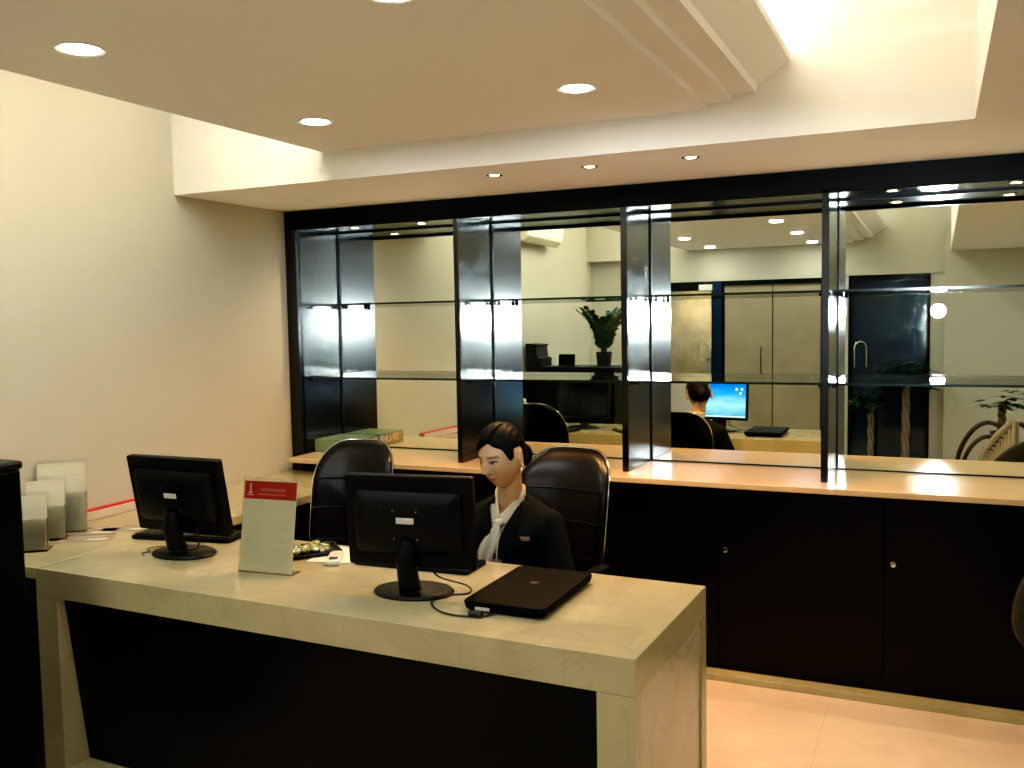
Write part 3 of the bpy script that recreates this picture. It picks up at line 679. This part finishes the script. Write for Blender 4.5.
# ------------------------------------------------------------------ lights
def area(loc, size, e, col, rot=(0, 0, 0), shape='DISK', size_y=None, spread=PI):
    l = bpy.data.lights.new('lamp', 'AREA'); l.shape = shape; l.size = size; l.energy = e; l.color = col; l.spread = spread
    if size_y: l.size_y = size_y
    o = bpy.data.objects.new('lamp', l); COL.objects.link(o); o.location = loc; o.rotation_euler = rot
    return o
DL = [(-2.115, 2.89, 'recessed ceiling downlight nearest the left wall soffit corner'), (-1.078, 2.89, 'recessed ceiling downlight left of the stepped moulding'), (-2.106, 1.84, 'recessed ceiling downlight at the far left of the photo'), (-1.141, 1.86, 'recessed ceiling downlight cut by the top edge of the photo'),
      (-2.11, .84, 'recessed downlight over the rear left of the room, seen in the mirror'), (-1.12, .84, 'recessed downlight over the rear middle of the room, seen in the mirror'), (-2.11, -.2, 'rearmost left downlight by the entrance'), (-1.12, -.2, 'rearmost right downlight by the entrance')]
proto = None
for x, y, lb in DL:
    if proto is None:
        t = thing('recessed_downlight', lb, 'downlight', (0, 0, 0), 0, 'recessed ceiling downlights')
        n = 32
        MB().rings([[(r_*math.cos(2*PI*i/n), r_*math.sin(2*PI*i/n), z) for i in range(n)] for r_, z in ((.050, .0), (.063, -.004), (.066, -.001), (.066, .0), (.050, .0))], cap=False).build('trim_ring', M['white'], t, local=True)
        MB().lathe([(.049, -.0003), (.045, -.004), (0, -.006)], (0, 0, 0), 32).build('diffuser', M['lens'], t, local=True)
        proto = t; t.location = (x, y, ZPN)
    else: dup(proto, (x, y, ZPN), 0, lb)
    area((x, y, ZPN-.012), .10, 3.3 if y > 1 else 4.6, (1, .995, .95))
for x, y, lb in ((.85, .70, 'added unseen downlight in the beam beside the camera, brightening the mirrored rear wall'), (.85, 2.30, 'added unseen downlight in the beam above the rattan armchair, brightening the mirrored rear wall')):
    dup(proto, (x, y, ZT), 0, lb); area((x, y, ZT-.012), .10, 5.0, (1, 1, .97))  # extra downlights out of view, added to brighten the mirrored wall on the right
proto = None
SMALL = [(-1.744, 3.65, ZT, 'soffit'), (-1.31, 3.65, ZT, 'soffit'), (-.89, 3.65, ZT, 'soffit'), (-2.981, 4.41, 2.168, 'board'), (-2.55, 4.41, 2.168, 'board'), (-.188, 4.40, 2.168, 'board'), (.287, 4.405, 2.168, 'board')]
LBS = ['small halogen spotlight in the soffit, leftmost of the three', 'small halogen spotlight in the soffit, middle of the three', 'small halogen spotlight in the soffit, rightmost of the three', 'small halogen under the cabinet top in the left bay, nearest the wall', 'small halogen under the cabinet top in the left bay, nearest the divider', 'small halogen under the cabinet top in the right bay, nearest the divider', 'small halogen under the cabinet top at the far right edge']
for (x, y, z, kd), lb in zip(SMALL, LBS):
    if proto is None:
        t = thing('halogen_spotlight', lb, 'spotlight', (0, 0, 0), 0, 'small halogen spotlights')
        MB().rings([[(r_*math.cos(2*PI*i/24), r_*math.sin(2*PI*i/24), zz) for i in range(24)] for r_, zz in ((.020, .0), (.033, -.004), (.036, -.001), (.036, .0), (.020, 0))], cap=False).build('trim_ring', M['chrome'], t, local=True)
        MB().lathe([(.0215, -.0003), (.018, -.003), (0, -.004)], (0, 0, 0), 24).build('bulb_lens', M['lensw'], t, local=True)
        proto = t; t.location = (x, y, z)
    else: dup(proto, (x, y, z), 0, lb)
    if kd == 'soffit': area((x, y, z-.01), .04, 12.5, (1, .50, .16), spread=R(150))
    else: area((x, y, z-.01), .04, 3.2 if x < -1 else 4.2, (1, .74, .42), spread=R(140))
# cove tubes hidden above the lowered panel
for (x0, z0, ln_, yc, e, lb, sx) in ((-2.53, 2.47, 3.3, 1.55, 60, 'cove light tube in the slot by the left wall', -1), (-.50, 2.565, 3.3, 1.6, 25, 'cove light tube in the slot above the stepped moulding', 1)):
    t = thing('cove_light', lb, 'light', (x0, yc, z0), 0, 'cove light tubes above the lowered ceiling panel')
    xx = x0-sx*.10
    MB().tube([(xx, yc-ln_/2, z0+.04), (xx, yc+ln_/2, z0+.04)], .013, 10).build('tube', M['cove'], t)
    MB().box((xx-.02, yc-ln_/2, z0-.0), (xx+.02, yc+ln_/2, z0+.022)).build('batten', M['white'], t)
    area((xx, yc, z0+.06), .06, e, (1, 1, .95) if sx < 0 else (1, .99, .95), (0, R(180 - sx*25), 0), 'RECTANGLE', ln_)
# flash of the camera that took the picture
l = bpy.data.lights.new('camera_flash', 'SPOT'); l.energy = 250; l.shadow_soft_size = .06; l.color = (.84, .93, 1); l.spot_size = R(64); l.spot_blend = .4
o = bpy.data.objects.new('camera_flash', l); COL.objects.link(o); o.location = (0.0, -.07, 1.69); o.rotation_euler = (PI/2, 0, R(12)); o.scale = (1, .32, 1)
# light in the entrance alcove
area((-2.45, YR-.3, 2.0), .2, 9, (1, .85, .6))
tl = thing('wall_lamp', 'bright slim vertical light beside the branches behind the window, seen in the mirror', 'lamp', (-2.185, YR-.35, 1.2))
MB().tube([(-2.20, YR-.35, 1.38), (-2.20, YR-.35, 1.86)], .014, 10).build('lamp_tube', emis('slim_tube', (1, .95, .8), 6), tl)

#WOMAN_START
# ------------------------------------------------------------------ the woman
def sm(e0, e1, x):
    t = max(0, min(1, (x-e0)/(e1-e0))); return t*t*(3-2*t)
def g(x, c, w): return math.exp(-((x-c)/w)**2)
def head_pt(d, hair=0):
    x, y, z = d                                    # unit direction, face towards -y
    X, Y, Z = .0735*x, .093*y, .1175*z
    if z > 0: Z *= .98
    low = sm(.0, -.95, z)
    X *= 1-.30*low**1.3
    if y < 0: Y *= 1-.04*low
    else: Y *= 1-.50*sm(-.15, -.8, z); Y *= 1.02
    X *= 1+.05*g(z, .35, .4)
    front = sm(-.25, -.85, y)
    if front > 0:
        ax = abs(X)
        o = .0
        o -= .006*g(ax, .031, .015)*g(Z, .006, .012)            # sockets
        o += .0035*g(ax, .030, .011)*g(Z, .004, .0065)          # lids
        o += .003*g(ax, .026, .020)*g(Z, .026, .008)            # brow
        o += .004*g(ax, .044, .016)*g(Z, -.026, .018)           # cheek
        nz = sm(.016, -.030, Z)*(1-sm(-.032, -.043, Z))
        o += (.004+.017*nz)*g(X, 0, .0085+.004*nz)*(1-sm(-.034, -.046, Z))*sm(.03, .0, Z)
        o += .007*g(ax, .010, .006)*g(Z, -.034, .006)           # nostrils
        o += .0055*g(X, 0, .019)*g(Z, -.057, .0050)             # upper lip
        o += .0060*g(X, 0, .016)*g(Z, -.0675, .0055)            # lower lip
        o -= .0020*g(X, 0, .020)*g(Z, -.0622, .0018)
        o -= .003*g(X, 0, .020)*g(Z, -.079, .005)
        o += .006*g(X, 0, .020)*g(Z, -.098, .014)               # chin
        Y -= o*front
    return Vector((X, Y, Z))
HC = Vector((-1.455, 3.065, 1.135)); HS = 1.0
HM = Matrix.Translation(HC) @ Matrix.Rotation(R(-19), 4, 'Z') @ Matrix.Rotation(R(11), 4, 'X') @ Matrix.Rotation(R(-3), 4, 'Y') @ Matrix.Scale(HS, 4)
def head_mesh(mb, f, nu=120, nv=90):
    rg = []
    for j in range(1, nv):
        th = PI*j/nv; rg.append([HM @ f(Vector((math.sin(th)*math.cos(2*PI*i/nu), math.sin(th)*math.sin(2*PI*i/nu), math.cos(th)))) for i in range(nu)])
    mb.rings(rg)
def caps(mb, a, b, ra, rb, n=20):                 # tapered capsule, closed
    a, b = Vector(a), Vector(b); d = b-a; L_ = d.length; d.normalize(); u = d.orthogonal().normalized(); w = d.cross(u); rg = []
    K = 6
    for k in range(1, K+1):
        t = PI/2*k/K; rg.append((a-d*ra*math.cos(t), ra*math.sin(t)))
    for k in range(1, 6): rg.append((a+d*L_*k/6, ra+(rb-ra)*k/6))
    for k in range(K, 0, -1):
        t = PI/2*k/K; rg.append((b+d*rb*math.cos(t), rb*math.sin(t)))
    mb.rings([[c+(u*math.cos(2*PI*i/n)+w*math.sin(2*PI*i/n))*r_ for i in range(n)] for c, r_ in rg])
def voxel(mb, name, m, parent, vs, smooth=0):
    o = mb.build(name, m, None)
    r_ = o.modifiers.new('r', 'REMESH'); r_.mode = 'VOXEL'; r_.voxel_size = vs; r_.use_smooth_shade = True
    if smooth: s_ = o.modifiers.new('s', 'SMOOTH'); s_.iterations = smooth; s_.factor = .5
    bpy.context.view_layer.update()
    me = bpy.data.meshes.new_from_object(o.evaluated_get(bpy.context.evaluated_depsgraph_get()))
    bpy.data.objects.remove(o); me.name = name
    q = bpy.data.objects.new(name, me); COL.objects.link(q)
    me.polygons.foreach_set('use_smooth', [True]*len(me.polygons))
    if parent: me.transform(Matrix.Translation(-Vector(parent.location))); q.parent = parent
    return q
CX = -1.455
def torso(mb, off=0, z0=.47):
    rows = [(.47, .165, .125, 3.20), (.52, .178, .13, 3.20), (.58, .170, .12, 3.195), (.65, .140, .105, 3.185), (.70, .130, .10, 3.175), (.76, .138, .105, 3.16), (.82, .152, .115, 3.145), (.86, .162, .11, 3.14), (.892, .158, .095, 3.14), (.918, .135, .078, 3.14), (.942, .098, .064, 3.135), (.960, .066, .054, 3.13)]
    rg = []
    for z, a, b, y in rows:
        if z < z0: continue
        ring = []
        for i in range(48):
            t = 2*PI*i/48; c_, s_ = math.cos(t), math.sin(t)
            x = (a+off)*math.copysign(abs(c_)**.85, c_); yy = (b+off)*math.copysign(abs(s_)**.9, s_)
            if s_ < 0: yy -= .022*g(abs(x), .07, .05)*g(z, .82, .05)
            ring.append((CX+x, y+yy, z+off*(.3 if z > .9 else 0)))
        rg.append(ring)
    mb.rings(rg)
SHL = [(CX+s*.148, 3.145, .880) for s in (-1, 1)]; ELB = [(CX-.235, 3.03, .70), (CX+.232, 3.09, .67)]
WRI = [(-1.69, 2.80, ZD+.052), (-1.385, 2.93, .665)]
def arms(mb, k):
    for i in (0, 1):
        caps(mb, (CX+(2*i-1)*.050, 3.15, .945), SHL[i], .024+k, .036+k); caps(mb, SHL[i], ELB[i], .041+k, .035+k); caps(mb, ELB[i], WRI[i], .036+k, .023+k*.8)
def hand(mb, w, s):
    w = Vector(w); f = Vector((-.12*s*0-.02, -1, -.12)).normalized()
    caps(mb, w, w+f*.035+Vector((0, 0, -.004)), .022, .020, 14)
    for k, (dx, L_) in enumerate(((-.026, .066), (-.009, .076), (.008, .071), (.024, .056))):
        dx *= s*-1
        a = w+f*.030+Vector((dx, 0, -.002)); b_ = a+f*L_*.55+Vector((dx*.25, 0, .004)); c = b_+f*L_*.30+Vector((0, 0, -.014)); e = c+f*L_*.16+Vector((0, 0, -.013))
        caps(mb, a, b_, .0095, .0082, 10); caps(mb, b_, c, .0082, .0075, 10); caps(mb, c, e, .0075, .0066, 10)
    a = w+f*.008+Vector((s*.016, 0, -.004)); b_ = a+Vector((s*.028, -.022, -.006)); c = b_+Vector((s*.006, -.026, -.006))
    caps(mb, a, b_, .012, .0095, 10); caps(mb, b_, c, .0095, .0075, 10)
wm = thing('person', 'woman in dark suit and cream neck scarf seated at the desk, eyes on the monitor', 'person', (CX, 3.15, 0))
mb = MB(); head_mesh(mb, head_pt)
for s in (-1, 1):                                   # ears
    em = HM @ Matrix.Translation((s*.0785, .016, -.010)) @ Matrix.Scale(1.02, 4) @ Matrix.Rotation(R(s*32), 4, 'Z') @ Matrix.Rotation(R(-12), 4, 'X')
    n = 28
    loop = [em @ Vector((s*.004*math.sin(2*PI*i/n)**2, .017*math.cos(2*PI*i/n)*(1 if math.sin(2*PI*i/n) > 0 else .7), .031*math.sin(2*PI*i/n))) for i in range(n)]
    mb.tube(loop, .0042, 8, close=True)
    mb.sphere(em @ Vector((-s*.002, -.001, -.002)), .012, 14, (.32, 1.15, 2.2))
NB = Vector((CX, 3.125, .955))
caps(mb, NB+Vector((0, .01, -.05)), HM @ Vector((0, .022, -.055)), .050, .044, 28)
torso(mb, -.012, .4); arms(mb, -.004)
for i, s in ((0, 1), (1, -1)): hand(mb, WRI[i], s)
for s in (-1, 1):
    kn = (CX+s*.10, 2.78, .52)
    caps(mb, (CX+s*.085, 3.18, .535), kn, .074, .052); caps(mb, kn, (CX+s*.11, 2.86, .12), .048, .032); caps(mb, (CX+s*.11, 2.87, .075), (CX+s*.115, 2.72, .045), .034, .026)
body = voxel(mb, 'body', M['suit'], wm, .0027, 1)
HI = HM.inverted()
# skin colouring by position (procedural vertex colour)
ca = body.data.color_attributes.new('skin', 'FLOAT_COLOR', 'POINT')
off = Vector(wm.location)
def mixc(a, b, t): return [a[i]*(1-t)+b[i]*t for i in range(3)]
SK = [.50, .295, .150]
for v, c in zip(body.data.vertices, ca.data):
    p = HI @ (v.co+off); col = SK
    if p.length < .16 and p.y < -.03:
        ax = abs(p.x)
        col = mixc(col, [.66, .30, .18], .35*g(ax, .042, .016)*g(p.z, -.028, .016))
        lip = min(1, 1.25*g(p.x, 0, .021)**.6*g(p.z, -.0622, .0095)**1.5)*(1 if p.y < -.07 else 0)
        col = mixc(col, [.50, .13, .09], min(1, lip))
        col = mixc(col, [.20, .06, .05], .7*g(p.x, 0, .019)*g(p.z, -.0622, .0017))
        bz = p.z-(.0255-.10*max(0, ax-.034)+.02*(ax-.02))
        if .013 < ax < .052: col = mixc(col, [.03, .018, .012], .95*g(bz+.002, 0, .0032))
        u = (ax-.031)/.0155
        if abs(u) < 1:
            lid = .0008+.0036*(1-u*u); bot = -.0018-.0034*(1-u*u)
            zz = p.z-.003
            if bot < zz < lid:
                col = [.46, .38, .30]
                if (ax-.030)**2+(zz+.0012)**2 < .0060**2: col = [.02, .012, .008]
            if abs(zz-lid) < .0026: col = [.02, .012, .01]
            if abs(zz-bot) < .0010: col = mixc(col, [.15, .08, .06], .6)
        if g(ax, .008, .004)*g(p.z, -.039, .003) > .5: col = mixc(col, [.18, .07, .04], .7)
    c.color = (*col, 1)
m, t_, b_ = nt('skin'); at_ = t_.nodes.new('ShaderNodeAttribute'); at_.attribute_name = 'skin'
t_.links.new(at_.outputs['Color'], b_.inputs['Base Color']); b_.inputs['Roughness'].default_value = .45
b_.inputs['Subsurface Weight'].default_value = .08; b_.inputs['Subsurface Radius'].default_value = (.02, .008, .004); b_.inputs['Subsurface Scale'].default_value = .3
body.data.materials.clear(); body.data.materials.append(m)
# hair: cap following the skull, swept to a bun
def hair_pt(d):
    p = head_pt(d)
    y, z, x = p.y, p.z, p.x
    line = .064-.60*abs(x-.012)
    line = line*(1-sm(-.055, -.030, y)) + (-.012)*sm(-.055, -.030, y)
    line += .038*sm(-.020, -.010, y)
    line -= .095*sm(.034, .052, y)
    k = sm(line-.004, line+.022, z)
    n_ = Vector((x/.0735**2, y/.093**2, z/.1175**2)).normalized()
    th = .0105+.006*sm(.03, .10, z)
    part = g(x, .022+.01*(y+.05), .0028)*sm(.02, -.02, y)*sm(.03, .06, z)
    th -= .009*part
    th += .0015*math.sin(x*420+y*160)*sm(.02, .08, z)*.5
    return p+n_*(-.010+(.010+th)*k)
mb = MB(); head_mesh(mb, hair_pt, 160, 110)
hr = mb.build('hair', M['hair'], wm)
bm_ = MB(); bc = HM @ Vector((.0, .105, -.022))
bm_.sphere(bc, .034, 24, (1.05, .85, 1.0))
for k in range(5):
    bm_.tube([bc+Vector(((.024+.004*k)*math.cos(2*PI*i/20+k), .012-.006*k, (.024+.004*k)*math.sin(2*PI*i/20+k))) for i in range(20)], .008, 8, close=True)
bm_.build('hair_bun', M['hair'], hr)
# blouse under the jacket, jacket with open front, skirt, shoes
mb = MB(); torso(mb, .0, .5); bl = voxel(mb, 'blouse', M['silk'], wm, .006, 4)
bm = bmesh.new(); bm.from_mesh(bl.data); bmesh.ops.delete(bm, geom=[f for f in bm.faces if (f.calc_center_median()+off).z > .95 or ((f.calc_center_median()+off).y < 3.12 and (f.calc_center_median()+off).z > .900+abs(f.calc_center_median().x)*1.5)], context='FACES'); bm.to_mesh(bl.data); bm.free()
mb = MB(); torso(mb, .012, .5); arms(mb, .014)
jk = voxel(mb, 'jacket', M['suit'], wm, .0055, 6)
bm = bmesh.new(); bm.from_mesh(jk.data); kill = []
for f in bm.faces:
    c = f.calc_center_median()+off; x = abs(c.x-CX)
    vw = .004+.060*sm(.80, .985, c.z)
    if c.y < 3.13 and x < vw and c.z > .76: kill.append(f)
    elif c.z > .962 and x < .056: kill.append(f)
    elif (c.x < CX-.1 and c.y < 2.84) or (c.x < CX+.10 and c.y < 2.965 and c.z < .72 and c.x > CX-.1): kill.append(f)
bmesh.ops.delete(bm, geom=kill, context='FACES'); bm.to_mesh(jk.data); bm.free()
sd = jk.modifiers.new('thick', 'SOLIDIFY'); sd.thickness = .004; sd.offset = 0
for s in (-1, 1):                                  # lapels
    lp_ = MB(); P_ = []
    for i in range(9):
        u = i/8; z = .77+.185*u; xi = .006+.058*sm(.80, .985, z); wd2 = .012+.040*math.sin(PI*min(1, u*1.1))**.8*(1 if u < .8 else .8)
        P_.append((xi, xi+wd2, z, 3.02+.0*u+.07*u**2.2+.004))
    R1 = []
    for xi, xo, z, y in P_:
        yo = 3.145-.133*math.sqrt(max(.05, 1-((xo)/.19)**2))+.07*max(0, (z-.86)/.1)**2*.9-.012
        yi = 3.145-.133*math.sqrt(max(.05, 1-((xi)/.19)**2))+.07*max(0, (z-.86)/.1)**2*.9-.014
        R1.append([(CX+s*xi, yi, z), (CX+s*xo, yo, z-.006), (CX+s*xo, yo+.006, z-.006), (CX+s*xi, yi+.006, z)])
    lp_.rings(R1).build('lapel', M['suit'], jk)
mb = MB()
for s in (-1, 1): caps(mb, (CX+s*.085, 3.19, .535), (CX+s*.098, 2.80, .525), .083, .062); caps(mb, (CX+s*.098, 2.79, .52), (CX+s*.11, 2.86, .16), .060, .050)
torso(mb, .006, .4)
tr_ = voxel(mb, 'trousers', M['suit'], wm, .008, 4)
bm = bmesh.new(); bm.from_mesh(tr_.data); bmesh.ops.delete(bm, geom=[f for f in bm.faces if (f.calc_center_median()+off).z > .66], context='FACES'); bm.to_mesh(tr_.data); bm.free()
for s in (-1, 1):
    MB().rings([[(CX+s*.113+w_*math.cos(2*PI*i/24), 2.785+l_*math.sin(2*PI*i/24)+dy, z) for i in range(24)] for w_, l_, dy, z in ((.036, .115, 0, .002), (.040, .120, 0, .012), (.040, .118, 0, .04), (.036, .10, .01, .07), (.034, .05, .055, .085))]).build('shoe', M['leather'], wm)
# scarf: bands round the neck, knot and two tails
sc = MB()
for s in (-1, 1):
    pts = []
    for i in range(17):
        u = i/16; a = PI/2-u*PI*.93
        x = s*.054*math.cos(a) if u < .55 else s*.054*math.cos(PI/2-.55*PI*.93)*(1-((u-.55)/.45)**1.1*.9); y = 3.135+.050*math.sin(a)-.014*u-.040*sm(.5, 1, u); z = 1.000-.012*u-.082*sm(.38, 1, u)
        pts.append(Vector((CX+x, y, z)))
    rg = []
    for i, p in enumerate(pts):
        d = (pts[min(i+1, 16)]-pts[max(i-1, 0)]).normalized(); outw = Vector((p.x-CX, p.y-3.13, .25*0)).normalized(); up = d.cross(outw).normalized()
        w_ = .0205; rg.append([p+up*w_*math.cos(2*PI*k/12)+outw*.0065*math.sin(2*PI*k/12)*(1+.3*math.cos(4*PI*k/12)) for k in range(12)])
    sc.rings(rg)
sc.build('scarf_band', M['silk'], wm)
KN = Vector((CX-.002, 3.028, .897))
MB().sphere(KN, .016, 18, (1.1, .8, 1.0)).build('scarf_knot', M['silk'], wm)
def tail(x1, z1, w1, dy, seed):
    b = MB(); rg = []
    for i in range(15):
        u = i/14; w_ = .010+(w1-.010)*sm(0, .55, u)*(1 if u < .85 else 1-.35*(u-.85)/.15); cx = KN.x+(x1-KN.x)*u; z = KN.z-(KN.z-z1)*u; y = KN.y-.012-.020*math.sin(PI*u*.9)+dy*u
        ring = []
        for k in range(24):
            q = 2*PI*k/24; xx = math.cos(q); ring.append((cx+w_*xx, y+.004*math.sin(q)+.006*math.sin(xx*6+seed)*sm(0, .4, u), z-.014*abs(xx)*u*(-1 if seed else 1)))
        rg.append(ring)
    b.rings(rg); return b
tail(CX-.062, .748, .034, .0, 0).build('scarf_tail', M['silk'], wm)
tail(CX-.012, .735, .024, .012, 2).build('scarf_tail', M['silk'], wm)
MB().box((CX+.070, 3.018, .838), (CX+.122, 3.022, .853), rot=Matrix.Rotation(R(14), 3, 'Z')).build('name_tag', M['tag'], wm, .001)['label'] = 'small silver name tag'
#WOMAN_END

# ------------------------------------------------------------------ world, camera
wd_ = bpy.data.worlds.new('world'); scn.world = wd_; wd_.use_nodes = True
wd_.node_tree.nodes['Background'].inputs[0].default_value = (1, .85, .65, 1); wd_.node_tree.nodes['Background'].inputs[1].default_value = .02
cd = bpy.data.cameras.new('camera'); cam = bpy.data.objects.new('camera', cd); COL.objects.link(cam)
cd.sensor_width = 36; cd.sensor_fit = 'HORIZONTAL'; cd.lens = 927.3/1024*36; cd.clip_start = .02
rx = Vector((0.90886923, 0.41668521, -0.01817008)); ux = Vector((-0.01272283, 0.0712428, 0.99737786)); fx = Vector((-0.41688709, 0.90625488, -0.0700518))
mw = Matrix((rx, ux, -fx)).transposed().to_4x4(); mw.translation = (0, 0, 1.641)
cam.matrix_world = mw
scn.camera = cam
scn.view_settings.view_transform = 'Standard'; scn.view_settings.look = 'None'; scn.view_settings.exposure = 0; scn.view_settings.gamma = 1
scn.view_settings.use_curve_mapping = True
cm = scn.view_settings.curve_mapping; cv = cm.curves[3]
for x_, y_ in ((.010, .0035), (.045, .032), (.16, .16)): cv.points.new(x_, y_)
cm.curves[0].points.new(.30, .283); cm.curves[2].points.new(.15, .160)
cm.update()
cy = scn.cycles
cy.use_denoising = True; cy.max_bounces = 12; cy.diffuse_bounces = 5; cy.glossy_bounces = 8; cy.transparent_max_bounces = 24
cy.caustics_reflective = True; cy.sample_clamp_indirect = 0; cy.blur_glossy = .5
